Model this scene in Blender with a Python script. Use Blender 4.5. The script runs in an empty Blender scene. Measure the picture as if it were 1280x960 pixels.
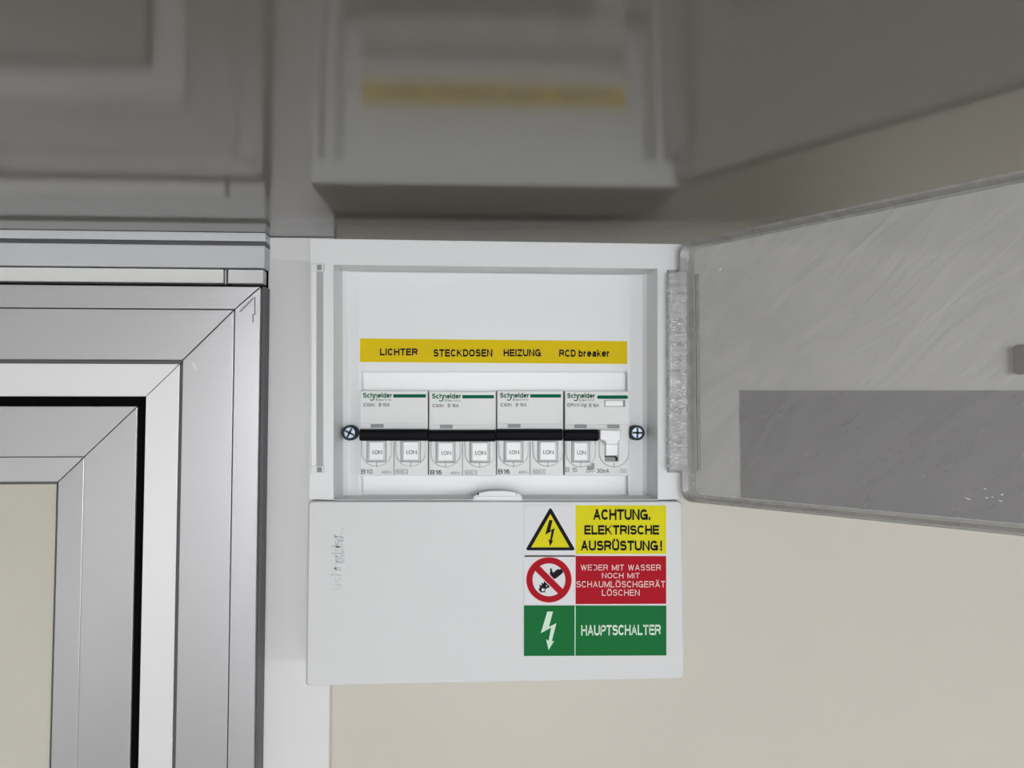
import bpy, bmesh, math, random
from mathutils import Vector
random.seed(7)
S = bpy.context.scene
COL = S.collection

# ------------------------------------------------------------------ camera
CZ = 2.20                                    # eye height (m); the camera looks along +Y
YAW, PITCH, FPX = math.radians(3.0), math.radians(2.5), 950.0
fw = Vector((math.sin(YAW)*math.cos(PITCH), math.cos(YAW)*math.cos(PITCH), math.sin(PITCH)))
rt = Vector((math.cos(YAW), -math.sin(YAW), 0.0))
up = rt.cross(fw)
CAM = Vector((0, 0, CZ))
cd = bpy.data.cameras.new('camera'); cam = bpy.data.objects.new('camera', cd); COL.objects.link(cam)
cam.location = CAM
cam.rotation_euler = fw.to_track_quat('-Z', 'Y').to_euler()
cd.sensor_width = 36.0; cd.lens = 36.0*FPX/1280.0; cd.clip_start = 0.01; cd.clip_end = 50
S.camera = cam

# ------------------------------------------------------------------ world, light, exposure
w = bpy.data.worlds.new('world'); S.world = w; w.use_nodes = True
w.node_tree.nodes['Background'].inputs[0].default_value = (0.9, 0.93, 1.0, 1)
w.node_tree.nodes['Background'].inputs[1].default_value = 0.15
S.view_settings.view_transform = 'Standard'; S.view_settings.look = 'None'
S.view_settings.gamma = 1; S.view_settings.exposure = 0.63
PANEL_FILL = 30.0                            # strength of the added ceiling fill, unseen behind the camera
WINDOW_FILL = 5.0                            # strength of the added, unseen window behind the camera

# ------------------------------------------------------------------ projection helpers (real planes)
def ray(px, py):
    return fw*FPX + rt*(px-640.0) + up*(480.0-py)
def V(px, py, Y):
    d = ray(px, py); return CAM + d*(Y/d.y)
def X(px, Y, py=700): return V(px, py, Y).x
def Z(py, Y, px=150): return V(px, py, Y).z

ZC = (V(620, 301, .396).z + V(620, 232, .396).z)/2     # ceiling height from the mirrored box edge
F, COVER, PANEL, BACK = .396, .393, .4150, .421
MCB = .409
POST, WALL = .455, .463

# ------------------------------------------------------------------ materials
def mat(name, col, rough=.5, metal=0., spec=.5, coat=0., bump=None, var=0., **kw):
    m = bpy.data.materials.new(name); m.use_nodes = True
    nt = m.node_tree; b = nt.nodes['Principled BSDF']
    b.inputs['Base Color'].default_value = (*col, 1)
    b.inputs['Roughness'].default_value = rough; b.inputs['Metallic'].default_value = metal
    b.inputs['Specular IOR Level'].default_value = spec; b.inputs['Coat Weight'].default_value = coat
    b.inputs['Coat Roughness'].default_value = kw.get('coat_rough', .1)
    tc = nt.nodes.new('ShaderNodeTexCoord')
    if var:
        n = nt.nodes.new('ShaderNodeTexNoise'); n.inputs['Scale'].default_value = kw.get('vscale', 6)
        n.inputs['Detail'].default_value = 5
        nt.links.new(tc.outputs['Object'], n.inputs['Vector'])
        r = nt.nodes.new('ShaderNodeMapRange'); r.inputs[1].default_value = .3; r.inputs[2].default_value = .7
        r.inputs[3].default_value = 1-var; r.inputs[4].default_value = 1+var
        nt.links.new(n.outputs[0], r.inputs[0])
        mx = nt.nodes.new('ShaderNodeVectorMath'); mx.operation = 'SCALE'
        mx.inputs[0].default_value = col
        nt.links.new(r.outputs[0], mx.inputs['Scale']); nt.links.new(mx.outputs[0], b.inputs['Base Color'])
    if bump:
        sc, st, dist = bump[:3]
        mp = nt.nodes.new('ShaderNodeMapping'); mp.inputs['Scale'].default_value = bump[3] if len(bump) > 3 else (1, 1, 1)
        n = nt.nodes.new('ShaderNodeTexNoise'); n.inputs['Scale'].default_value = sc; n.inputs['Detail'].default_value = kw.get('bdetail', 3)
        bp = nt.nodes.new('ShaderNodeBump'); bp.inputs['Strength'].default_value = st; bp.inputs['Distance'].default_value = dist
        nt.links.new(tc.outputs['Object'], mp.inputs[0]); nt.links.new(mp.outputs[0], n.inputs['Vector'])
        nt.links.new(n.outputs[0], bp.inputs['Height']); nt.links.new(bp.outputs[0], b.inputs['Normal'])
    return m

M = {}
M['wall'] = mat('wall_beige', (.60, .57, .505), .35, spec=.4, bump=(40, .1, .0005), var=.02)
M['panel_beige'] = mat('panel_beige', (.60, .575, .50), .35, bump=(40, .1, .0005), var=.02)
M['post'] = mat('post_white', (.77, .76, .77), .25, spec=.5)
M['ceiling'] = mat('ceiling_gloss_grey', (.185, .17, .148), .11, spec=.6, coat=.25, coat_rough=.1, bump=(9, .12, .004), bdetail=1, var=.04)
M['plastic'] = mat('box_white_plastic', (.76, .78, .79), .35, spec=.4, bump=(900, .05, .0001), var=.01)
M['plastic2'] = mat('cover_white_plastic', (.68, .69, .70), .4, spec=.4, bump=(900, .05, .0001), var=.01)
M['mcb'] = mat('breaker_white', (.72, .73, .73), .35, spec=.4)
M['handle'] = mat('handle_white', (.80, .81, .82), .3)
M['groove'] = mat('groove_grey', (.38, .39, .40), .5)
M['black'] = mat('black_plastic', (.006, .006, .008), .6, spec=.1)
M['ink'] = mat('black_ink', (.012, .012, .016), .7, spec=.1)
M['dim_ink'] = mat('grey_ink', (.14, .15, .16), .7, spec=.1)
M['green_ink'] = mat('green_ink', (.0, .13, .055), .7, spec=.1)
M['window'] = mat('indicator_grey', (.22, .23, .23), .4)
M['yellow'] = mat('label_yellow', (.76, .56, .006), .6, spec=.12)
M['sign_yellow'] = mat('sign_yellow', (.74, .68, .012), .6, spec=.12)
M['sign_red'] = mat('sign_red', (.42, .006, .018), .6, spec=.12)
M['sign_green'] = mat('sign_green', (.008, .16, .040), .6, spec=.12)
M['sign_white'] = mat('sign_white', (.76, .77, .80), .6, spec=.12)
M['sign_pink'] = mat('sign_light_pink', (.85, .62, .62), .5)
M['mint'] = mat('sign_mint', (.62, .82, .66), .5)
M['screw'] = mat('screw_steel', (.16, .18, .22), .35, metal=.9)
M['slot'] = mat('screw_slot', (.02, .03, .04), .6)
M['alu'] = mat('door_aluminium', (.60, .60, .615), .34, metal=.6, bump=(60, .15, .0003, (1, 1, 25)), var=.02)
M['alu_highlight'] = mat('door_aluminium_highlight', (.92, .92, .94), .3, metal=.25)
M['gasket'] = mat('seal_grey', (.10, .10, .105), .5)
M['gap'] = mat('rubber_black', (.003, .003, .003), .9, spec=.05)
M['trim'] = mat('trim_grey_white', (.62, .64, .66), .35)
M['trim_w'] = mat('trim_white', (.82, .82, .80), .3)
M['room'] = mat('room_wall_paint', (.72, .71, .68), .6)
M['floor'] = mat('floor_vinyl', (.30, .29, .27), .5, var=.1)
M['dark'] = mat('added_cabinet_dark', (.05, .05, .055), .5)

def emis(name, col, st):
    m = bpy.data.materials.new(name); m.use_nodes = True; nt = m.node_tree
    nt.nodes.remove(nt.nodes['Principled BSDF'])
    e = nt.nodes.new('ShaderNodeEmission'); e.inputs[0].default_value = (*col, 1); e.inputs[1].default_value = st
    nt.links.new(e.outputs[0], nt.nodes['Material Output'].inputs[0]); return m
M['fill_glow'] = emis('ceiling_fill_glow', (.98, .985, 1), PANEL_FILL)
M['window_glow'] = emis('window_fill_glow', (.93, .96, 1), WINDOW_FILL)

def film(name, haze, col, nscale, bstr, rough, hazevar=.1, bdist=.001, mapscale=(1, 1), rot=0.):
    """clear plastic under a creased protective film: transparent + hazy diffuse + gloss"""
    m = bpy.data.materials.new(name); m.use_nodes = True; nt = m.node_tree; L = nt.links
    nt.nodes.remove(nt.nodes['Principled BSDF'])
    tc = nt.nodes.new('ShaderNodeTexCoord'); mp = nt.nodes.new('ShaderNodeCombineXYZ')
    ca, sa = math.cos(rot), math.sin(rot)       # in-plane axes of the open lid, turned by rot
    for k_, (cu, cz) in enumerate(((ca*mapscale[0], sa*mapscale[0]), (-sa*mapscale[1], ca*mapscale[1]))):
        dp = nt.nodes.new('ShaderNodeVectorMath'); dp.operation = 'DOT_PRODUCT'; dp.inputs[1].default_value = (cu*.606, -cu*.795, cz)
        L.new(tc.outputs['Object'], dp.inputs[0]); L.new(dp.outputs['Value'], mp.inputs[k_])
    n = nt.nodes.new('ShaderNodeTexNoise'); n.inputs['Scale'].default_value = nscale; n.inputs['Detail'].default_value = 6
    n.inputs['Distortion'].default_value = 1.6
    L.new(mp.outputs[0], n.inputs['Vector'])
    bp = nt.nodes.new('ShaderNodeBump'); bp.inputs['Strength'].default_value = bstr; bp.inputs['Distance'].default_value = bdist
    L.new(n.outputs[0], bp.inputs['Height'])
    t = nt.nodes.new('ShaderNodeBsdfTransparent'); t.inputs[0].default_value = (.93, .93, .94, 1)
    d = nt.nodes.new('ShaderNodeBsdfDiffuse'); d.inputs[0].default_value = (*col, 1); L.new(bp.outputs[0], d.inputs['Normal'])
    mr = nt.nodes.new('ShaderNodeMapRange'); mr.inputs[1].default_value = .35; mr.inputs[2].default_value = .7
    mr.inputs[3].default_value = haze-hazevar/2; mr.inputs[4].default_value = haze+hazevar
    L.new(n.outputs[0], mr.inputs[0])
    m1 = nt.nodes.new('ShaderNodeMixShader'); L.new(mr.outputs[0], m1.inputs[0]); L.new(t.outputs[0], m1.inputs[1]); L.new(d.outputs[0], m1.inputs[2])
    g = nt.nodes.new('ShaderNodeBsdfGlossy'); g.inputs['Roughness'].default_value = rough; L.new(bp.outputs[0], g.inputs['Normal'])
    fr = nt.nodes.new('ShaderNodeFresnel'); fr.inputs[0].default_value = 1.4; L.new(bp.outputs[0], fr.inputs['Normal'])
    m2 = nt.nodes.new('ShaderNodeMixShader'); L.new(fr.outputs[0], m2.inputs[0]); L.new(m1.outputs[0], m2.inputs[1]); L.new(g.outputs[0], m2.inputs[2])
    L.new(m2.outputs[0], nt.nodes['Material Output'].inputs[0]); return m
M['film'] = film('lid_clear_film', .62, (.74, .74, .735), 20, .35, .16, .07, .002, (.9, 3.0), math.radians(38))
M['grey_sheet'] = film('grey_sheet_smoky', .30, (.66, .64, .66), 14, .06, .3, .03, .001, (.9, 3.0), .65)
M['rim'] = film('lid_clear_rim', .45, (.5, .5, .49), 60, .2, .2, .1)
M['hinge_film'] = film('hinge_creased_film', .35, (.72, .72, .72), 60, .5, .1, .2, .001, (.5, 3))
M['crease_sparkle'] = mat('film_crease', (.9, .9, .9), .1, spec=1.)  # sparkle of the wrinkled film, put in as white slivers

# ------------------------------------------------------------------ object helpers
def origin(o):
    v = Vector((0, 0, 0))
    while o: v += o.location; o = o.parent
    return v
def mk(name, verts, faces, m, parent=None, bevel=0, smooth=False, loc=None):
    me = bpy.data.meshes.new(name)
    o = bpy.data.objects.new(name, me); COL.objects.link(o)
    if parent: o.parent = parent; off = origin(parent)
    else: off = Vector(loc) if loc else Vector((0, 0, 0)); o.location = off
    me.from_pydata([tuple(Vector(v)-off) for v in verts], [], faces)
    bm = bmesh.new(); bm.from_mesh(me)
    bmesh.ops.recalc_face_normals(bm, faces=bm.faces)
    if bevel:
        es = [e for e in bm.edges if len(e.link_faces) == 2 and e.calc_face_angle(0) > .6]
        bmesh.ops.bevel(bm, geom=es, offset=bevel, segments=2, affect='EDGES', profile=.5, clamp_overlap=True)
    if smooth:
        for f in bm.faces: f.smooth = True
    bm.to_mesh(me); bm.free()
    me.materials.append(M[m])
    return o
def prism_w(front, back):
    n = len(front); vs = list(front)+list(back)
    fs = [tuple(range(n)), tuple(range(2*n-1, n-1, -1))] + [(i, (i+1) % n, n+(i+1) % n, n+i) for i in range(n)]
    return vs, fs
def prism(name, pts, Yf, Yb, m, parent=None, bevel=0):
    fr = [V(x, y, Yf) for x, y in pts]; bk = [Vector((v.x, Yb, v.z)) for v in fr]
    vs, fs = prism_w(fr, bk); return mk(name, vs, fs, m, parent, bevel)
def rect(x0, y0, x1, y1): return [(x0, y0), (x1, y0), (x1, y1), (x0, y1)]
def boxw(name, lo, hi, m, parent=None, bevel=0, loc=None):
    f = [Vector((lo[0], lo[1], lo[2])), Vector((hi[0], lo[1], lo[2])), Vector((hi[0], lo[1], hi[2])), Vector((lo[0], lo[1], hi[2]))]
    b = [Vector((v.x, hi[1], v.z)) for v in f]
    vs, fs = prism_w(f, b); return mk(name, vs, fs, m, parent, bevel, loc=loc)
def loft(name, loops, m, parent=None, cap0=False, cap1=False, bevel=0, smooth=False):
    n = len(loops[0]); vs = [v for l in loops for v in l]; fs = []
    for k in range(len(loops)-1):
        for i in range(n):
            fs.append((k*n+i, k*n+(i+1) % n, (k+1)*n+(i+1) % n, (k+1)*n+i))
    if cap0: fs.append(tuple(range(n)))
    if cap1: fs.append(tuple(range((len(loops)-1)*n, len(loops)*n)))
    return mk(name, vs, fs, m, parent, bevel, smooth)
def empty(name, loc, parent=None):
    o = bpy.data.objects.new(name, None); COL.objects.link(o); o.empty_display_size = .02
    o.location = Vector(loc)-(origin(parent) if parent else Vector((0, 0, 0)))
    if parent: o.parent = parent
    return o
def tag(o, label=None, cat=None, group=None, kind=None):
    if label: o['label'] = label
    if cat: o['category'] = cat
    if group: o['group'] = group
    if kind: o['kind'] = kind
    return o
# ---- a plain grotesque letter set drawn with strokes (cap height 1) ----
def arc(cx, cy, rx, ry, a0, a1, n=12, e=2.3):
    out = []
    for i in range(n+1):
        t = math.radians(a0+(a1-a0)*i/n); c, s_ = math.cos(t), math.sin(t)
        out.append((cx+rx*math.copysign(abs(c)**(2/e), c), cy+ry*math.copysign(abs(s_)**(2/e), s_)))
    return out
def bowl(y0, y1, x=.55): return [(0, y1)]+arc(x, (y0+y1)/2, 1-x, (y1-y0)/2, 90, -90, 10)+[(0, y0)]
_S = arc(.5, .755, .46, .245, 15, 180, 9)+arc(.5, .755, .46, .235, 180, 262, 5)[1:]+arc(.5, .27, .5, .27, 82, 0, 5)+arc(.5, .27, .5, .27, 0, -165, 9)[1:]
_xs = .70
GL = {
 'A': (.78, [[(0, 0), (.5, 1), (1, 0)], [(.17, .30), (.83, .30)]]), 'B': (.72, [bowl(.53, 1)[::-1]+[(0, 0)], [(0, .53)]+bowl(0, .53)[1:]]),
 'C': (.76, [arc(.5, .5, .5, .5, 38, 322, 20)]), 'D': (.74, [[(0, 0), (0, 1)]+bowl(0, 1, .4)[1:]]),
 'E': (.66, [[(1, 1), (0, 1), (0, 0), (1, 0)], [(0, .52), (.92, .52)]]), 'G': (.80, [arc(.5, .5, .5, .5, 38, 350, 22)+[(1, .44), (.56, .44)], [(1, .4), (1, 0)]]),
 'H': (.74, [[(0, 0), (0, 1)], [(1, 0), (1, 1)], [(0, .52), (1, .52)]]), 'I': (.0, [[(0, 0), (0, 1)]]),
 'K': (.76, [[(0, 0), (0, 1)], [(.96, 1), (.02, .36)], [(.36, .60), (1, 0)]]), 'L': (.60, [[(0, 1), (0, 0), (1, 0)]]),
 'M': (.88, [[(0, 0), (0, 1), (.5, .08), (1, 1), (1, 0)]]), 'N': (.74, [[(0, 0), (0, 1), (1, 0), (1, 1)]]),
 'O': (.82, [arc(.5, .5, .5, .5, 0, 360, 28)]), 'P': (.70, [[(0, 0)]+bowl(.46, 1)]),
 'R': (.76, [[(0, 0)]+bowl(.48, 1), [(.55, .48), (.84, .34), (.95, 0)]]), 'S': (.70, [_S]), 'T': (.68, [[(0, 1), (1, 1)], [(.5, 1), (.5, 0)]]),
 'U': (.74, [[(0, 1)]+arc(.5, .34, .5, .34, 180, 360, 12)+[(1, 1)]]), 'V': (.74, [[(0, 1), (.5, 0), (1, 1)]]),
 'W': (1.04, [[(0, 1), (.25, 0), (.5, 1), (.75, 0), (1, 1)]]), 'Z': (.68, [[(0, 1), (1, 1), (0, 0), (1, 0)]]),
 'a': (.58, [[(.95, 0), (.95, _xs-.2)]+arc(.5, _xs-.18, .45, .18, 0, 155, 7), [(.95, .42)]+arc(.42, .2, .42, .2, 80, 280, 9)+[(.95, .12)]]),
 'b': (.60, [[(0, 0), (0, 1)], arc(.5, _xs/2, .5, _xs/2, 0, 360, 18)]), 'd': (.60, [[(1, 0), (1, 1)], arc(.5, _xs/2, .5, _xs/2, 0, 360, 18)]),
 'c': (.56, [arc(.5, _xs/2, .5, _xs/2, 42, 318, 14)]), 'e': (.60, [[(0, .36), (1, .36)]+arc(.5, _xs/2, .5, _xs/2, 5, 318, 16)]),
 'g': (.60, [arc(.5, _xs/2, .5, _xs/2, 0, 360, 18), [(1, _xs)]+arc(.5, -.08, .5, .2, 0, -150, 8)]),
 'h': (.58, [[(0, 0), (0, 1)], [(0, .42)]+arc(.5, _xs-.26, .5, .26, 170, 0, 8)+[(1, 0)]]), 'n': (.58, [[(0, 0), (0, _xs)], [(0, .42)]+arc(.5, _xs-.26, .5, .26, 170, 0, 8)+[(1, 0)]]),
 'i': (.0, [[(0, 0), (0, _xs)], [(0, .9), (0, 1.05)]]), 'k': (.56, [[(0, 0), (0, 1)], [(.95, _xs), (.02, .24)], [(.4, .42), (1, 0)]]),
 'l': (.0, [[(0, 0), (0, 1)]]), 'm': (.92, [[(0, 0), (0, _xs)], [(0, .45)]+arc(.25, _xs-.22, .25, .22, 170, 0, 6)+[(.5, 0)], [(.5, .45)]+arc(.75, _xs-.22, .25, .22, 170, 0, 6)+[(1, 0)]]),
 'r': (.34, [[(0, 0), (0, _xs)], [(0, .42), (.3, _xs-.06), (1, _xs-.02)]]), 't': (.34, [[(.4, .95), (.4, .08), (1, .02)], [(0, _xs), (1, _xs)]]),
 '0': (.60, [arc(.5, .5, .5, .5, 0, 360, 22)]), '1': (.34, [[(0, .74), (.9, .98), (.9, 0)]]),
 '2': (.6, [arc(.5, .73, .46, .27, 170, -30, 8)+[(0, 0), (1, 0)]]), '3': (.6, [arc(.45, .76, .45, .24, 160, -90, 8)+arc(.45, .26, .52, .26, 90, -160, 9)]),
 '4': (.64, [[(.75, 0), (.75, 1), (0, .3), (1, .3)]]), '6': (.6, [arc(.5, .31, .5, .31, 0, 360, 18), [(0, .31)]+arc(.5, .5, .5, .5, 175, 45, 8)]),
 '~': (.5, [[(0, .4), (.3, .52), (.7, .38), (1, .5)]]), '.': (.0, [[(0, 0), (0, .03)]]), ',': (.05, [[(.6, .06), (.6, 0), (0, -.17)]]), '!': (.0, [[(0, 0), (0, .02)], [(0, .42), (0, 1)]]),
}
for k_, base in (('\u00d6', 'O'), ('\u00dc', 'U'), ('\u00c4', 'A')):
    GL[k_] = (GL[base][0], GL[base][1]+[[(.24, 1.2), (.24, 1.24)], [(.76, 1.2), (.76, 1.24)]])
_tc = {}
def text_geo(body, t, spacing):
    key = (body, t, spacing)
    if key in _tc: return _tc[key]
    co, fs = [], []; pen = 0.
    for ch in body:
        if ch == ' ': pen += .40*spacing; continue
        wd, strokes = GL[ch]
        for st_ in strokes:
            p = [Vector((pen+t/2+x*wd, t/2+y*(1-t), 0)) for x, y in st_]
            q_ = [p[0]]
            for v in p[1:]:
                if (v-q_[-1]).length > 1e-4: q_.append(v)
            p = q_; closed = len(p) > 6 and (p[0]-p[-1]).length < 1e-3
            if closed: p = p[:-1]
            if closed: p = p+[p[0], p[1]]
            runs = [[p[0]]]                       # split at sharp corners
            for i in range(1, len(p)):
                runs[-1].append(p[i])
                if i < len(p)-1 and (p[i]-p[i-1]).normalized().dot((p[i+1]-p[i]).normalized()) < .6: runs.append([p[i]])
            for r_ in runs:
                n = len(r_); b_ = len(co)
                for i in range(n):
                    d0 = (r_[i]-r_[i-1]).normalized() if i else (r_[1]-r_[0]).normalized()
                    d1 = (r_[i+1]-r_[i]).normalized() if i < n-1 else d0
                    if i in (0, n-1) and n == 2 and abs(d0.y) > .35:      # straight stroke: end cut level
                        sg = 1 if d0.y > 0 else -1; e_ = d0*(t/2/abs(d0.y))*(1 if i else -1)
                        h_ = Vector((t/2/abs(d0.y)*sg, 0, 0)); L_, R_ = r_[i]+e_-h_, r_[i]+e_+h_
                    else:
                        m_ = (Vector((-d0.y, d0.x, 0))+Vector((-d1.y, d1.x, 0))).normalized()
                        e_ = Vector((0, 0, 0))
                        if not closed and i in (0, n-1) and min(abs(d0.x), abs(d0.y)) < .02: e_ = d0*(t/2)*(1 if i else -1)
                        L_, R_ = r_[i]+m_*t/2+e_, r_[i]-m_*t/2+e_
                    for v in (L_, R_): co.append(Vector((min(max(v.x, pen), pen+wd+t), v.y, 0)))
                fs += [(b_+2*i, b_+2*i+1, b_+2*i+3, b_+2*i+2) for i in range(n-1)]
        pen += wd+t+.13*spacing
    _tc[key] = (co, fs); return _tc[key]
def text(name, body, r, Y, m, parent, bold=.13, spacing=1., turn=0, slope=0, depth=0):
    """flat print filling the rectangle r=(x0,y0,x1,y1) of the plane Y; lift .12 mm"""
    co, fs = text_geo(body, bold, spacing)
    x0 = min(c.x for c in co); x1 = max(c.x for c in co); y0 = min(c.y for c in co); y1 = max(c.y for c in co)
    vs = []
    for c in co:
        u = (c.x-x0)/(x1-x0); v = (c.y-y0)/(y1-y0)
        if turn: px = r[0]+(r[2]-r[0])*(1-v); py = r[3]+(r[1]-r[3])*u
        else: px = r[0]+(r[2]-r[0])*u; py = r[3]+(r[1]-r[3])*v + slope*u
        vs.append(V(px, py, Y-.00012))
    if depth:
        n = len(vs); vs2 = vs+[v+Vector((0, depth, 0)) for v in vs]
        cnt = {}
        for f in fs:
            for a, b in zip(f, f[1:]+f[:1]): cnt[(a, b)] = 1
        sides = [(b, a, a+n, b+n) for (a, b) in cnt if (b, a) not in cnt]
        return mk(name, vs2, list(fs)+sides, m, parent)
    return mk(name, vs, fs, m, parent)

# ================================================================== ROOM
XL, XR, YB = -1.15, 2.4, -3.2
st = lambda o, l: tag(o, l, None, None, 'structure')
st(boxw('wall_front', (XL, WALL, 0), (XR, WALL+.05, ZC+.05), 'wall'), 'smooth beige wall panel behind the fuse box and lid')
st(boxw('ceiling', (XL, YB, ZC), (XR, WALL+.05, ZC+.04), 'ceiling'), 'glossy grey ceiling panel mirroring the fuse box below')
st(boxw('floor', (XL, YB, -.05), (XR, WALL, 0), 'floor'), 'grey vinyl floor')
st(boxw('wall_left', (XL-.05, YB, 0), (XL, WALL, ZC), 'room'), 'pale side wall on the left')
st(boxw('wall_right', (XR, YB, 0), (XR+.05, WALL, ZC), 'room'), 'pale side wall on the right')
st(boxw('wall_back', (XL, YB-.05, 0), (XR, YB, ZC), 'room'), 'pale wall behind the camera')

def ceiling_fill(x, y, sx, sy, label):  # added fill, hung proud so its glowing sides reach the wall's top
    o = empty('ceiling_fill', (x, y, ZC)); tag(o, label, 'ceiling light', 'added fill lights')
    boxw('frame', (x-sx/2-.015, y-sy/2-.015, ZC-.012), (x+sx/2+.015, y+sy/2+.015, ZC-.0002), 'post', o)
    boxw('diffuser', (x-sx/2, y-sy/2, ZC-.065), (x+sx/2, y+sy/2, ZC-.0122), 'fill_glow', o)
ceiling_fill(.10, -1.5, .9, .2, 'added long opal fill light on the ceiling straight behind the camera')
win = empty('added_window_1', (-.1, YB, 1.0)); st(win, 'added glowing window in the wall behind the camera')  # added out of view to light the gap above the box
WX0, WX1, WZ0, WZ1 = -.55, .8, 1.40, 2.24
boxw('pane', (WX0, YB+.002, WZ0), (WX1, YB+.010, WZ1), 'window_glow', win)
for lo, hi in (((WX0-.06, WZ0-.06), (WX1+.06, WZ0)), ((WX0-.06, WZ1), (WX1+.06, WZ1+.06)), ((WX0-.06, WZ0), (WX0, WZ1)), ((WX1, WZ0), (WX1+.06, WZ1)), ((.10, WZ0), (.16, WZ1))):
    boxw('added_window_frame', (lo[0], YB+.0002, lo[1]), (hi[0], YB+.04, hi[1]), 'post', win)
ceiling_fill(1.5, -1.5, .7, .2, 'added long opal fill light on the ceiling further right')

cb = empty('added_cupboard', (XL+.25, -2.0, 0)); tag(cb, 'low dark cabinet added out of view along the left side wall behind the camera', 'added_cupboard')  # added out of view so the jambs reflect something dark lower down
boxw('body', (XL+.001, -3.1, .05), (XL+.45, -.7, 1.45), 'dark', cb, .004)
boxw('plinth', (XL+.001, -3.08, 0), (XL+.42, -.72, .0499), 'gap', cb)
for k in range(4):
    y0 = -3.1+.6*k; d_ = boxw('added_cupboard_door', (XL+.4502, y0+.004, .07), (XL+.468, y0+.596, 1.43), 'dark', cb, .002)
    boxw('handle', (XL+.4682, y0+.53, .7), (XL+.48, y0+.545, .86), 'screw', d_, .001)

# ---- white corner post beside the door
px0, px1 = X(330, POST), X(411.5, POST, 900)
st(boxw('trim_1', (px0, POST, 0), (px1, WALL-.0002, ZC-.0002), 'post', bevel=.0008), 'white upright post between door frame and fuse box')

# ================================================================== DOOR
door = empty('door_1', (-.3, .45, 0)); st(door, 'aluminium door with mitred frame and beige infill panel')
XD = XL+.02
def corner(kind, xo, zo, xi, zi, Yo, Yi, Yb, m, gap=.00025, bevel=.0003):
    """one head and one jamb meeting in a mitre; Yo / Yi = depth of the outer / inner edge"""
    def P(pts): 
        f = [Vector((x, y, z)) for x, y, z in pts]; return prism_w(f, [Vector((v.x, Yb, v.z)) for v in f])
    vs, fs = P([(XD, Yo, zo), (xo-gap, Yo, zo), (xi-gap, Yi, zi), (XD, Yi, zi)])
    mk(kind+'_head', vs, fs, m, door, bevel)
    vs, fs = P([(xo, Yo, zo-gap), (xo, Yo, .01), (xi, Yi, .01), (xi, Yi, zi-gap)])
    mk(kind+'_jamb', vs, fs, m, door, bevel)
DF = .442
# outer frame: narrow outer strip, groove, broad inner strip
xo, xs, xi = X(320.5, DF), X(288, DF), X(224, DF)
zo, zs, zi = Z(357, DF), Z(386, DF), Z(449.5, DF)
corner('frame_edge', xo, zo, xs+.0003, zs+.0003, DF, DF, POST-.0005, 'alu', .00035)
corner('frame', xs-.0002, zs-.0002, xi, zi, DF, DF, POST-.0005, 'alu', .00035)
corner('frame_seal', xi-.0001, zi-.0001, X(217.5, DF), Z(454.5, DF), DF+.0035, DF+.0035, POST-.0005, 'gasket')
# rebate profile towards the leaf, its highlight put into a whiter base colour
xo2, xi2 = X(217.8, DF+.001), X(178.5, DF+.004, 700)
zo2, zi2 = Z(454.3, DF+.001), Z(495.5, DF+.004)
corner('rebate', xo2, zo2, xi2, zi2, DF+.0035, DF+.0036, POST-.0005, 'alu_highlight', .00025)
# black rubber gap
LF = .446
xl, zl = X(167.5, LF), Z(508, LF)
corner('rubber_seal', xi2, zi2, xl-.002, zl-.002, LF+.0015, LF+.0015, LF+.018, 'gap')
# leaf frame
xb, zb = X(102, LF), Z(571, LF); xp, zp = X(69, LF), Z(602, LF)
corner('leaf', xl, zl, xb+.0002, zb+.0002, LF, LF, LF+.03, 'alu', .00025)
corner('leaf_bead', xb-.0001, zb-.0001, xp, zp, LF+.0004, LF+.0012, LF+.03, 'alu', .00025)
corner('glazing_seal', xp, zp, X(65, LF), Z(605.5, LF), LF+.003, LF+.003, LF+.03, 'gasket')
boxw('infill_panel', (XD, LF+.005, .02), (X(66, LF+.003), LF+.028, Z(604, LF+.003)), 'panel_beige', door)
# dark outer side strip of the frame + pencil mark and scratch at its corner
boxw('frame_side', (xo+.0002, DF+.0035, .01), (X(327, DF+.0035), POST+.006, zo+.0006), 'gasket', door)
mk('scratch', [V(x, y, DF-.00005) for x, y in [(318, 371), (319.3, 371), (319.3, 393.5), (317, 393.5), (317, 403), (315.6, 403), (315.6, 392.5), (318, 392.5)]], [(0, 1, 2, 3, 4, 5, 6, 7)], 'gasket', door)
mk('scratch', [V(x, y, DF-.00005) for x, y in [(299, 389), (309, 379), (317, 371), (317, 374), (309, 382), (300, 391)]], [(0, 1, 2, 3, 4, 5)], 'window', door)
mk('scuff', [V(x, y, DF-.00005) for x, y in [(239, 452), (242, 453), (246, 461), (246, 464), (243, 462)]], [(0, 1, 2, 3, 4)], 'sign_white', door)
mk('scuff', [V(x, y, DF-.00005) for x, y in [(262, 467), (266, 468), (277, 479), (276, 481), (268, 476)]], [(0, 1, 2, 3, 4)], 'trim', door)

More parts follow.
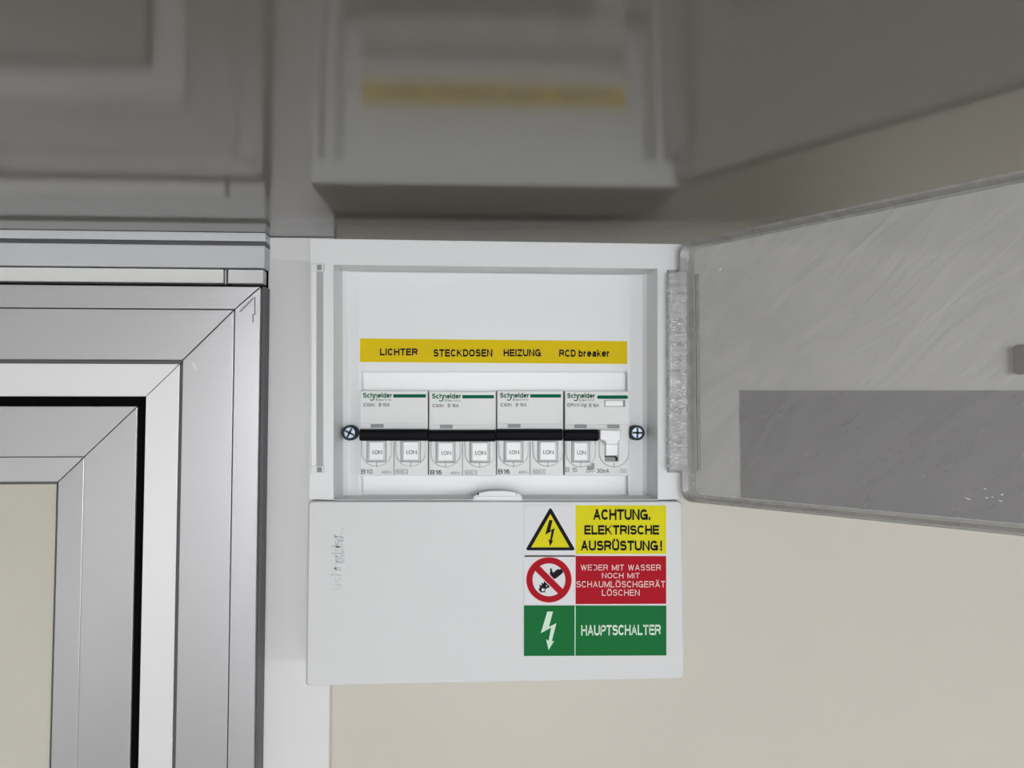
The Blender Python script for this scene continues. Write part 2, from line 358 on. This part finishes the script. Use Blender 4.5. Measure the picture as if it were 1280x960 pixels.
# ---- strips above the door
TY = .444
t = st(boxw('trim_2', (XD, TY, Z(333, TY)), (X(331, TY, 320), POST+.005, Z(305, TY)), 'trim', bevel=.0005), 'smooth grey strip along the ceiling above the door')
st(boxw('trim_3', (XD, TY+.003, Z(304.6, TY)), (X(331, TY, 320), POST+.005, Z(299.3, TY)), 'gasket', bevel=.0002), 'recessed dark channel where door trim meets ceiling')
st(boxw('trim_8', (XD, TY+.001, Z(299, TY)), (X(331, TY, 320), POST+.005, ZC-.0002), 'trim', bevel=.0003), 'thin pale strip touching the ceiling above the door')
st(boxw('trim_4', (XD, TY+.002, Z(352.6, TY+.002)), (X(279.0, TY+.002, 345), POST+.005, Z(335.4, TY+.002)), 'trim_w', bevel=.0003), 'long bright white filler strip above the door')
st(boxw('trim_5', (X(285.0, TY+.002, 345), TY+.002, Z(352.8, TY+.002)), (X(329, TY+.002, 345), POST+.005, Z(335.6, TY+.002)), 'post', bevel=.0003), 'short off-white filler strip at the post')
st(boxw('trim_6', (X(281.3, TY+.003, 345), TY+.003, Z(352.8, TY+.002)), (X(282.7, TY+.003, 345), POST+.005, Z(335.6, TY+.002)), 'trim', bevel=.0001), 'tiny upright tongue in the joint between filler strips')
st(boxw('trim_7', (XD, POST-.002, zo-.002), (px0, POST+.0079, ZC-.001), 'gap'), 'dark backing behind the strips above the door')

# ================================================================== FUSE BOX
board = empty('fuse_box', (V(620, 850, F).x, POST, V(620, 855, F).z))
tag(board, 'white plastic fuse box with open clear lid on the wall beside the door', 'fuse box')
def q(a, Y): return [V(x, y, Y) for x, y in a]
OUT = [(387.5, 298), (850, 305), (851, 624), (386, 624)]
of = q(OUT, F); ob = [Vector((v.x, POST-.0005, v.z)) for v in of]
IN0 = [(417, 331), (821.5, 336), (822, 625.5), (417, 625.5)]
IN1 = [(428, 337.5), (809, 341.5), (809, 620.5), (429, 620.5)]
IN2 = [(436, 339), (803, 343), (803, 620.0), (436, 620.0)]
IN3 = [(448, 340.5), (787.5, 344), (788, 619.8), (448, 619.8)]
def chamf(v, w, k):  # move v towards w by k metres
    return v+(w-v).normalized()*k
loft('housing', [ob, of, q(IN0, F), q(IN1, .4135), q(IN2, .4155), q(IN3, PANEL)], 'plastic', board, cap0=True, bevel=.0006)
OP = [(452, 464.5), (784, 464.5), (785, 619.0), (452, 619.0)]
loft('front_panel', [q(IN3, PANEL), q(OP, PANEL), q(OP, BACK)], 'plastic', board)
# blanking plate behind the breakers
prism('blanking_plate', rect(446, 458, 792, 625), BACK-.0015, BACK+.001, 'handle', board)
# small moulded clips on the recess sides
prism('moulded_clip', rect(810.5, 453, 813.5, 474), .4115, .417, 'plastic2', board, .0002)
prism('moulded_clip', rect(421.5, 452, 424.5, 474), .4115, .417, 'plastic2', board, .0002)
# cover
CV = [(384.5, 626.5), (853.5, 626.5), (856, 848.5), (381.5, 858)]
cf = q(CV, COVER)
def rounded(pts, r, seg=5):
    out = []; n = len(pts)
    for i, p in enumerate(pts):
        a = (pts[i-1]-p).normalized(); b = (pts[(i+1) % n]-p).normalized()
        p0 = p+a*r; p1 = p+b*r
        for s in range(seg+1):
            tt = s/seg; out.append((p0*(1-tt)**2)+(p*2*tt*(1-tt))+(p1*tt*tt))
    return out
cr = rounded(cf, .0022)
ctr = sum(cf, Vector())/4
ins = [v+(ctr-v).normalized()*.0012 for v in cr]
ring0 = [Vector((v.x, POST-.0005, v.z)) for v in cr]
ring1 = [Vector((v.x, COVER+.0012, v.z)) for v in cr]
loft('cover', [ring0, ring1, ins], 'plastic2', board, cap1=True, cap0=True)
text('embossed_lettering', 'Schneider', (413, 668, 426, 739), COVER-.0007, 'plastic2', board, .18, turn=1, depth=.001)
text('embossed_lettering', 'Electric', (425, 660, 430, 704), COVER-.0005, 'plastic2', board, .14, turn=1, depth=.0008)
# opening tab on the cover's top edge
prism('opening_tab', [(591, 626), (592, 621), (598, 616.5), (610, 613.8), (634, 613.8), (647, 616), (652, 620), (653.5, 626)], F-.0001, F+.006, 'plastic', board, .0002)
prism('opening_tab_lip', rect(594.5, 620.8, 650.5, 624), F-.0009, F, 'handle', board, .0002)
for cx in (597.5, 645.5): prism('tab_hole', rect(cx-1, 616.3, cx+1, 619), F-.0007, F+.001, 'black', board)
# left channel in the rim: rail, groove and end blocks
prism('side_groove', rect(394.5, 333, 404, 590), F-.0001, F+.001, 'groove', board)
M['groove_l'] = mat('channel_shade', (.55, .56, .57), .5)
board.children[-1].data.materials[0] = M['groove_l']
prism('side_rail', rect(388.5, 333, 395.5, 590), F-.0016, F+.001, 'handle', board, .0004)
for y0 in (329.5, 582.5):
    prism('end_block', rect(388, y0, 404.5, y0+9.5), F-.0022, F, 'plastic', board, .0003)
    prism('end_pin', rect(396, y0+1.5, 402, y0+8), F-.0026, F-.002, 'window', board, .0002)
# yellow circuit label strip
lab = prism('circuit_label_strip', [(450, 423), (784, 426.5), (784, 455), (450, 452.5)], PANEL-.0003, PANEL, 'yellow', board)
tag(lab, 'yellow strip naming the four circuits')
for s, r in (('LICHTER', (475, 435.5, 522, 444.3)), ('STECKDOSEN', (542, 436.5, 615.5, 445.8)), ('HEIZUNG', (629.5, 436.5, 676, 445.5))):
    text('lettering', s, r, PANEL-.0003, 'ink', lab, .235)
text('lettering', 'RCD breaker', (699, 437, 761.5, 446), PANEL-.0003, 'ink', lab, .235)
# screws
def disc(px, py, r, Y, n=28):
    c = V(px, py, Y); return [c+Vector((r*math.cos(2*math.pi*i/n), 0, r*math.sin(2*math.pi*i/n))) for i in range(n)]
for sx, sy, a in ((437, 541, 1.1), (796.5, 541, 1.55)):
    Ys = .4075
    rings = [[Vector((v.x, .4155, v.z)) for v in disc(sx, sy, .0041, Ys)], disc(sx, sy, .0041, Ys), disc(sx, sy, .0037, Ys-.0005), disc(sx, sy, .0030, Ys-.0002)]
    s = loft('screw', rings, 'slot', board, cap1=True, smooth=False)
    tag(s, 'steel cross-head cover screw')
    c = V(sx, sy, Ys)
    loft('screw_face', [disc(sx, sy, .0031, Ys-.0003), disc(sx, sy, .0028, Ys-.0006)], 'screw', s, cap1=True)
    for k in range(2):
        aa = a+k*math.pi/2; d = Vector((math.cos(aa), 0, math.sin(aa))); e = Vector((-d.z, 0, d.x))
        f = [c+d*.0027+e*.0005, c-d*.0027+e*.0005, c-d*.0027-e*.0005, c+d*.0027-e*.0005]
        f = [Vector((v.x, Ys-.0008, v.z)) for v in f]
        vs, fs = prism_w(f, [v+Vector((0, .0006, 0)) for v in f]); mk('screw_slot', vs, fs, 'slot', s)

# ---- lid ----------------------------------------------------------
H = V(857, 460, .3935); ang = math.radians(52.7)
dd = Vector((math.cos(ang), -math.sin(ang), 0)); nn = Vector((-math.sin(ang), -math.cos(ang), 0))
def lidpt(px, py):
    d = ray(px, py); k = (H-CAM).dot(nn)/d.dot(nn); p = CAM+d*k
    return (p-H).dot(dd), p.z
zt = (lidpt(858, 301)[1]+lidpt(1278, 223)[1])/2; zbm = (lidpt(866, 624)[1]+lidpt(1278, 671)[1])/2
print('lid check', lidpt(858, 301), lidpt(1278, 223), lidpt(866, 624), lidpt(1278, 671), 'ZC', ZC)
LEN = .190
def LP(u, z, v): p = H+dd*u+nn*v; return Vector((p.x, p.y, z))
def lloop(i, v, r, il=None):
    il = i if il is None else il
    c = [(il, zt-i), (LEN-i, zt-i), (LEN-i, zbm+i), (il, zbm+i)]
    pts = rounded([Vector((a, 0, b)) for a, b in c], r, 6)
    return [LP(p.x, p.z, v) for p in pts]
lid = loft('lid', [lloop(.0035, -.0012, .004, .006), lloop(.0035, 0, .004, .006)], 'film', board, cap0=True, cap1=True)
tag(lid, 'clear plastic lid swung open, under creased protective film')
loft('lid_rim', [lloop(.0035, -.0012, .004, .006), lloop(0, -.001, .007), lloop(0, .005, .007), lloop(.0012, .0052, .0065), lloop(.0022, .0004, .005, .003), lloop(.0035, 0, .004, .006)], 'rim', lid)
# raised inner bead line parallel to the hinge
zt2, zb2 = V(868, 345, .392).z, V(868, 588, .392).z
a = [LP(.0065, zt2, .0), LP(.0075, zt2, .0007), LP(.0090, zt2, 0)]; b = [Vector((v.x, v.y, zb2)) for v in a]
loft('lid_bead', [a, b], 'rim', lid, cap0=True, cap1=True)
# thin smoky translucent rectangle laid over the lower part of the lid
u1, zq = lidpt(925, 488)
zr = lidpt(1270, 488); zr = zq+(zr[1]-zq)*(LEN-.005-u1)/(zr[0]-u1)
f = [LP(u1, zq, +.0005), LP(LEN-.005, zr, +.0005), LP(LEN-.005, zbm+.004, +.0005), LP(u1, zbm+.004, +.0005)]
vs, fs = prism_w(f, [v-nn*.0003 for v in f]); o = mk('lid_grey_sheet', vs, fs, 'grey_sheet', lid); tag(o, 'smoky grey translucent sheet on the lower part of the lid')
# latch at the free side
zm = lidpt(1276, 450)[1]; u0 = lidpt(1270, 450)[0]
f = [LP(u, z, .001) for u, z in ((u0, zm-.0046), (u0+.001, zm-.0054), (u0+.014, zm-.0054), (u0+.014, zm+.0054), (u0+.001, zm+.0054), (u0, zm+.0046))]
vs, fs = prism_w([v+nn*.002 for v in f], [v-nn*.0008 for v in f])
M['latch'] = mat('latch_grey', (.25, .23, .235), .4); mk('latch', vs, fs, 'latch', lid, .0003)
# hinge plate in the rim, wrapped in creased film
prism('hinge_recess', rect(834, 337.5, 850, 590.5), F-.0002, F+.001, 'gasket', board)
hp = prism('hinge_plate', [(836, 339), (859.5, 339), (860.5, 589), (836.5, 589)], .3885, .3947, 'hinge_film', board, .0005)
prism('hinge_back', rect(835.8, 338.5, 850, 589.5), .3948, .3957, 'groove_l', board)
vs, fs = [], []
def sliver(px, py, L, a, wd, Y):
    c = V(px, py, Y); d = Vector((math.cos(a), 0, math.sin(a)))*L/2; e = Vector((-math.sin(a), 0, math.cos(a)))*wd
    n = len(vs); vs.extend([c-d, c+e+Vector((0, -.0003, 0)), c+d, c-e]); fs.extend([(n, n+1, n+2), (n, n+2, n+3)])
for k in range(150):
    y = random.uniform(362, 580); x = random.choice([random.uniform(838, 857)]*3+[856.5, 857.5, 839])
    if y > 520: x = random.uniform(838, 852)
    vert = x in (856.5, 857.5, 839)
    sliver(x, y, random.uniform(.0015, .0045)*(1 if not vert else 1.4), (math.pi/2 if vert else 0)+random.gauss(0, .25 if not vert else .1), random.uniform(.0001, .00024), .3882)
for k in range(26):
    y = random.uniform(480, 555); x = 857-(y-480)*.12*random.random()-random.random()*6
    sliver(x, y, random.uniform(.001, .003), random.uniform(-1.2, 1.2), .00024, .3881)
o = mk('film_crease_sparkle', vs, fs, 'crease_sparkle', hp); tag(o, 'crinkles of the film with their sparkle painted white', kind='stuff')
vs, fs = [], []
def lsliver(px, py, L, a, wd):
    u, z = lidpt(px, py); c = LP(u, z, .0012); d = dd*math.cos(a)*L/2+Vector((0, 0, math.sin(a)*L/2)); e = dd*(-math.sin(a))*wd+Vector((0, 0, math.cos(a)*wd))
    n = len(vs); vs.extend([c-d, c+e, c+d, c-e]); fs.extend([(n, n+1, n+2), (n, n+2, n+3)])
for x, y, L, a, wd in [(1211, 623, .0028, -.4, .00022), (1233, 611, .0014, -.5, .0002), (1235, 622, .0012, 0, .0002), (1254, 618, .0012, .6, .0003), (1252, 626, .0016, -.4, .0002), (1242, 621, .001, .3, .00015),
                       (902, 337, .0016, 1.5, .0005), (1146, 248, .001, .2, .0002), (862, 324, .0016, 1.0, .0004), (860, 326, .002, -.3, .0002), (855, 335, .0028, .5, .0003), (869, 604, .001, .9, .0004), (880, 618, .0012, .3, .0002), (884, 621, .001, 1, .0002), (919, 621, .002, .05, .0002), (868, 594, .002, -.1, .00015)]:
    lsliver(x, y, L, a, wd)
o = mk('film_glints', vs, fs, 'crease_sparkle', lid); tag(o, 'small wrinkles of the film with their glints painted white', kind='stuff')

# ---- safety stickers ------------------------------------------------
SY = COVER-.0004
def sticker(y0, y1, label, left, right, edge=True):
    s = prism('safety_sticker', [(655, y0), (833, y0+.3), (833, y1-.6), (655, y1)], SY, COVER-.00002, left, board)
    tag(s, label)
    prism('colour_field', [(719.5, y0+.2), (832.8, y0+.4), (832.8, y1-.7), (719.5, y1-.3)], SY-.00006, SY, right, s)
    return s
def poly(name, pts, m, parent, lift=.00012):
    return mk(name, [V(x, y, SY-lift) for x, y in pts], [tuple(range(len(pts)))], m, parent)
def rpoly(pts, r, seg=5):
    v = rounded([Vector((x, 0, y)) for x, y in pts], r, seg); return [(p.x, p.z) for p in v]
def bolt(x0, y0, x1, y1):
    """lightning arrow in a box"""
    sh = [(.42, 0), (.78, 0), (.52, .40), (1.0, .30), (.70, .78), (.86, .76), (.50, 1.0), (.34, .72), (.50, .76), (.66, .42), (.0, .56)]
    return [(x0+a*(x1-x0), y0+b*(y1-y0)) for a, b in sh]
s1 = sticker(631.5, 693, 'upper safety sticker, yellow, black warning triangle with lightning arrow, reads ACHTUNG', 'sign_white', 'sign_yellow')
poly('warning_triangle', rpoly([(688, 633.5), (719.5, 688), (656.5, 688)], 4), 'ink', s1)
poly('triangle_field', [(688, 642.5), (712, 684.2), (664, 684.2)], 'sign_yellow', s1, .0002)
poly('lightning_arrow', bolt(681.5, 650, 693.5, 683), 'ink', s1, .0003)
text('lettering', 'ACHTUNG,', (741.5, 636.5, 813, 650.5), SY-.00006, 'ink', s1, .235, .6)
text('lettering', 'ELEKTRISCHE', (730.5, 656.5, 824, 668.3), SY-.00006, 'ink', s1, .235, .6)
text('lettering', 'AUSRÜSTUNG !', (726, 673.5, 827.5, 688.3), SY-.00006, 'ink', s1, .235, .6)
s2 = sticker(694.8, 755.5, 'middle safety sticker, red, crossed-out bucket over fire, reads WEDER MIT WASSER', 'sign_white', 'sign_red')
poly('sticker_edge', [(655.5, 694.4), (719, 694.4), (719, 695.9), (655.5, 695.9)], 'ink', s2)
cx, cy = 686.2, 724.8
def circ(r, n=48, ph=0): return [(cx+r*math.cos(2*math.pi*i/n+ph), cy+r*math.sin(2*math.pi*i/n+ph)) for i in range(n)]
o_, i_ = circ(28.3), circ(20.5)
vs = [V(x, y, SY-.00012) for x, y in o_+i_]; mk('prohibition_ring', vs, [(i, (i+1) % 48, 48+(i+1) % 48, 48+i) for i in range(48)], 'sign_red', s2)
pk_o, pk_i = circ(29.3), circ(28.3)
mk('ring_outline', [V(x, y, SY-.00010) for x, y in pk_o+pk_i], [(i, (i+1) % 48, 48+(i+1) % 48, 48+i) for i in range(48)], 'sign_pink', s2)
k = .7071
poly('bucket', [(692.5, 715.5), (697.5, 712.5), (702, 711), (704, 715.5), (700.5, 718.5), (692.5, 724.5), (689.5, 720)], 'ink', s2, .00014)
poly('bucket', [(690.5, 716.8), (697, 711.2), (700.5, 712), (702, 717.5), (696.5, 722), (691.6, 724.6), (687.5, 719.5)], 'ink', s2, .00013)
poly('hand', [(687.6, 710.5), (689.4, 710.2), (690.4, 713.8), (691.6, 716.5), (689.6, 719.5), (686.6, 717), (688, 715.2)], 'ink', s2, .00015)
poly('water', [(680.5, 724.5), (683, 723.8), (688, 729), (687, 734), (683.5, 735.5), (679.5, 730)], 'ink', s2, .00013)
poly('flame', [(672.8, 737), (675, 734.5), (674, 730.5), (677, 732), (677.2, 728), (680, 730), (681.5, 727), (682.5, 731), (685.5, 733.5), (682, 736.5), (681, 739.5), (683, 740.3), (674.5, 740.5), (675.5, 739.6)], 'ink', s2, .00014)
poly('flame_core', [(676.5, 737.5), (678.5, 734.5), (679.3, 736.3), (681, 735.3), (680.2, 738.8), (677.8, 739.2)], 'sign_white', s2, .00018)
poly('flame_core', [(682.5, 730.8), (684.3, 732.3), (683, 734)], 'sign_white', s2, .00018)
R = 24.5
poly('prohibition_bar', [(cx-R*k+2.9, cy-R*k-2.9), (cx+R*k+2.9, cy+R*k-2.9), (cx+R*k-2.9, cy+R*k+2.9), (cx-R*k-2.9, cy-R*k+2.9)], 'sign_red', s2, .00022)
for sgn in (1, -1):
    poly('bar_outline', [(cx-19*k+3.0*sgn, cy-19*k-3.0*sgn), (cx+19*k+3.0*sgn, cy+19*k-3.0*sgn), (cx+19*k+3.7*sgn, cy+19*k-3.7*sgn), (cx-19*k+3.7*sgn, cy-19*k-3.7*sgn)], 'sign_pink', s2, .0002)
for s, r in (('WEDER MIT WASSER', (726, 705.8, 826, 713)), ('NOCH MIT', (752.5, 716.2, 799.5, 722.8)), ('SCHAUMLÖSCHGERÄT', (720.5, 724.8, 831.5, 734.2)), ('LÖSCHEN', (752.5, 735.5, 799.5, 744.6))):
    text('lettering', s, r, SY-.00006, 'sign_pink', s2, .14, 1.5)
s3 = sticker(757, 820, 'lower safety sticker, green, white lightning arrow, reads HAUPTSCHALTER', 'sign_green', 'sign_green')
poly('divider_line', [(718.4, 757.3), (719.6, 757.3), (719.2, 819.5), (718.2, 819.5)], 'mint', s3, .0002)
poly('lightning_arrow', bolt(676, 764.5, 695.5, 812.5), 'mint', s3, .0002)
text('lettering', 'HAUPTSCHALTER', (726.5, 781.5, 826, 794.5), SY-.00006, 'mint', s3, .20, .6, slope=-.8)

# ================================================================== BREAKERS
def breaker(x0, x1, dy, kind, model, amp, label, cat, group, rcd=False):
    yt, yb = 488+dy, 594.5+dy*.5
    root = empty('circuit_breaker' if not rcd else 'residual_current_breaker', (V((x0+x1)/2, yb, MCB).x, BACK-.0016, V((x0+x1)/2, yb, MCB).z))
    tag(root, label, cat, group)
    g = .5
    B = BACK-.0016
    prism('body', rect(x0+g, yt, x1-g, yb), MCB+.0008, B, 'mcb', root, .0003)
    prism('upper_face', rect(x0+g+.3, yt+.6, x1-g-.3, 530+dy), MCB-.0004, MCB+.0009, 'mcb', root, .0002)
    prism('lower_strip', rect(x0+g+.3, 531+dy, x1-g-.3, 536.5+dy), MCB+.0000, MCB+.0009, 'mcb', root, .00015)
    mid = (x0+x1)/2
    uf = MCB-.0004; lf = MCB+.0008
    if not rcd:
        text('lettering', 'Schneider', (x0+4.2, 490.8+dy, x0+40.5, 497.2+dy), uf, 'green_ink', root, .23, .6)
        text('lettering', 'Electric', (x0+20.5, 498.2+dy, x0+40, 501+dy), uf, 'green_ink', root, .14, 1.6)
        prism('green_bar', rect(x0+42, 492.8+dy, x1-3.2, 497+dy), uf-.0001, uf, 'green_ink', root)
        text('lettering', 'iC60N', (x0+5, 503.8+dy, x0+18.5, 508.2+dy), uf, 'ink', root, .15)
        text('lettering', model, (x0+24, 503.8+dy, x0+37.5, 508.2+dy), uf, 'ink', root, .15)
        hs = [(x0+9.5, x0+32.8), (x0+51.8, x0+76)]
        bar = (x0-.6, x1-.9)
        wins = [(x0+14, x0+30)]
        text('lettering', amp, (x0+2.2, 586.5+dy, x0+16.3, 592.3+dy), lf, 'ink' if amp != 'B10' else 'dim_ink', root, .17)
        text('lettering', '400V~', (x0+27.5, 588.5+dy, x0+40.5, 592+dy), lf, 'dim_ink', root, .15)
        prism('rating_box', rect(x0+45, 586.6+dy, x0+60.5, 592.4+dy), lf-.0001, lf, 'window', root)
        prism('rating_box', rect(x0+45.6, 587.2+dy, x0+59.9, 591.8+dy), lf-.00015, lf, 'mcb', root)
        text('lettering', '6000 3', (x0+46.5, 588+dy, x0+59, 591.3+dy), lf-.00015, 'dim_ink', root, .15)
    else:
        text('lettering', 'Schneider', (x0+3.5, 491.2, x0+38, 497.6), uf, 'green_ink', root, .23, .6)
        text('lettering', 'Electric', (x0+18.5, 498.6, x0+37.5, 501.5), uf, 'green_ink', root, .14, 1.6)
        prism('green_bar', rpoly(rect(x0+41, 494.2, x0+79.5, 498.6), 2), uf-.0001, uf, 'green_ink', root)
        text('lettering', 'iDPN N Vigi', (x0+3.8, 504, x0+27.5, 509.4), uf, 'ink', root, .15)
        text('lettering', 'B 16A', (x0+31, 504.4, x0+43, 509), uf, 'ink', root, .15)
        bt = prism('test_button', rect(x0+51, 500.5, x0+73.5, 508), uf-.0012, uf, 'handle', root, .0004)
        prism('button_shadow_gap', rect(x0+50, 500, x0+76, 508.6), uf-.0001, uf, 'window', root)
        hs = [(x0+9.5, x0+31.5)]
        bar = (x0+.8, x0+43)
        wins = [(x0+12.5, x0+28), (x0+53.5, x0+69)]
        text('lettering', 'B 16', (x0+1.5, 584, x0+16.3, 590), lf, 'dim_ink', root, .13)
        text('lettering', '230V~', (x0+27, 587, x0+38, 590.5), lf, 'ink', root, .15)
        text('lettering', '30mA', (x0+40.5, 586, x0+56, 591), lf, 'ink', root, .15)
        prism('bridge_mark', [(x0+28, 583), (x0+33.5, 582), (x0+34, 579), (x0+37.5, 579), (x0+37.5, 587), (x0+28, 587)], lf-.0001, lf, 'window', root)
        prism('rating_box', rect(x0+69.5, 586, x0+77.5, 590.6), lf-.0001, lf, 'window', root)
        prism('rating_box', rect(x0+70, 586.5, x0+77, 590.1), lf-.00015, lf, 'mcb', root)
        text('lettering', '4kA', (x0+71.3, 587.2, x0+76, 589.5), lf-.00015, 'dim_ink', root, .15)
    hk = [(17.2, 496.4), (18.6, 496.4), (18.4, 499), (17, 500.6), (14.8, 501), (13, 500.2), (13, 498.6), (15, 499.8), (16.6, 499.3), (17.2, 498.2)]
    mk('lettering', [V(x0+a_-(1.4 if rcd else 0), b_+dy, uf-.0001) for a_, b_ in hk], [tuple(range(len(hk)))], 'green_ink', root)
    for a, b in wins: 
        wn = prism('indicator_window', rect(a, 530+dy, b, 534.6+dy), MCB-.0001, MCB+.0005, 'window', root)
    # wells round the handles
    def well(cx):
        pts = [(cx-19.5, 551+dy)]+[(cx+19.5*math.cos(t), 566+dy+17.5*math.sin(t)) for t in [math.pi-math.pi*i/14 for i in range(15)]]+[(cx+19.5, 551+dy)]
        inn = [(cx+(x-cx)*.9, y-1.2 if y > 552 else y) for x, y in pts]
        n = len(pts)
        loft('handle_surround', [q(pts, lf-.00005), q(inn, lf-.0009)], 'mcb', root, cap1=True)
        prism('centre_mark', rect(cx-.3, 577.5+dy, cx+.3, 584+dy), lf-.0010, lf-.0008, 'dim_ink', root)
    for a, b in hs:
        well((a+b)/2)
        if not rcd or True:
            prism('handle_slot', rect(a-.6, 551+dy, b+.5, 577.6+dy), MCB-.00025, MCB+.0004, 'dim_ink', root)
        h = loft('handle', [q(rect(a, 550+dy, b, 577+dy), MCB-.0002), q(rect(a+.3, 550+dy, b-.3, 576+dy), MCB-.0012), q(rect(a+3.2, 553+dy, b-3.2, 574.5+dy), MCB-.0026)], 'handle', root, cap1=True)
        text('lettering', 'I.ON', (a+6.6, 562.8+dy, b-4.8, 567.7+dy), MCB-.0026, 'ink', h, .16)
    if rcd:
        c2 = x0+62; well(c2)
        prism('handle_slot', rect(x0+50.5, 548, x0+68, 577), MCB-.00025, MCB+.0004, 'window', root)
        h = loft('rcd_handle', [q(rect(x0+51, 548, x0+67.5, 571), MCB-.0002), q(rect(x0+52, 548, x0+66.5, 569), MCB-.0022)], 'handle', root, cap1=True)
        prism('handle_hook', [(x0+51, 569.8), (x0+64, 569.8), (x0+66.5, 572.5), (x0+66, 576), (x0+64, 576), (x0+64.5, 573.2), (x0+63, 571.4), (x0+51, 571.2)], MCB-.0012, MCB, 'black', root)
        t = prism('white_toggle', [(x0+44.5, 537), (x0+71, 537.5), (x0+71, 550.5), (x0+68, 551.5), (x0+66.5, 556), (x0+52, 556), (x0+51, 551.5), (x0+44.8, 550)], MCB-.0085, MCB-.001, 'handle', root, .0008)
    # toggle bar: rounded nose, standing proud
    yc0, yc1 = 536.2+dy, 551+dy
    prof = [(yc0+.6, MCB), (yc0, MCB-.0045), (yc0+1.2, MCB-.0068), (yc0+4.5, MCB-.008), (yc1-4, MCB-.008), (yc1-1, MCB-.0066), (yc1, MCB-.004), (yc1-.8, MCB)]
    l0 = []; l1 = []
    xa = V(bar[0], 543, MCB-.008).x; xb_ = V(bar[1], 543, MCB-.008).x
    for y, Y in prof:
        z = V(600, y, MCB-.006).z
        l0.append(Vector((xa, Y, z))); l1.append(Vector((xb_, Y, z)))
    loft('toggle_bar', [l0, l1], 'black', root, cap0=True, cap1=True, bevel=.0003)
    if not rcd: prism('pole_joint', rect(mid-.4, 552+dy, mid+.4, yb-.5), lf-.0002, lf, 'dim_ink', root)
    return root
G = 'circuit breakers in a row'
breaker(449.5, 535.5, 0, '', 'B 10A', 'B10', 'white two pole breaker marked B10 below LICHTER, leftmost in the row', 'circuit breaker', G)
breaker(535.8, 620.5, 1, '', 'B 16A', 'B16', 'white two pole breaker marked B16 below STECKDOSEN, second from left', 'circuit breaker', G)
breaker(620.8, 704.5, 0, '', 'B 16A', 'B16', 'white two pole breaker marked B16 below HEIZUNG, third from left', 'circuit breaker', G)
breaker(705.5, 787, .6, '', '', '', 'white breaker marked 30mA with black and white toggles below RCD breaker', 'circuit breaker', G, True)
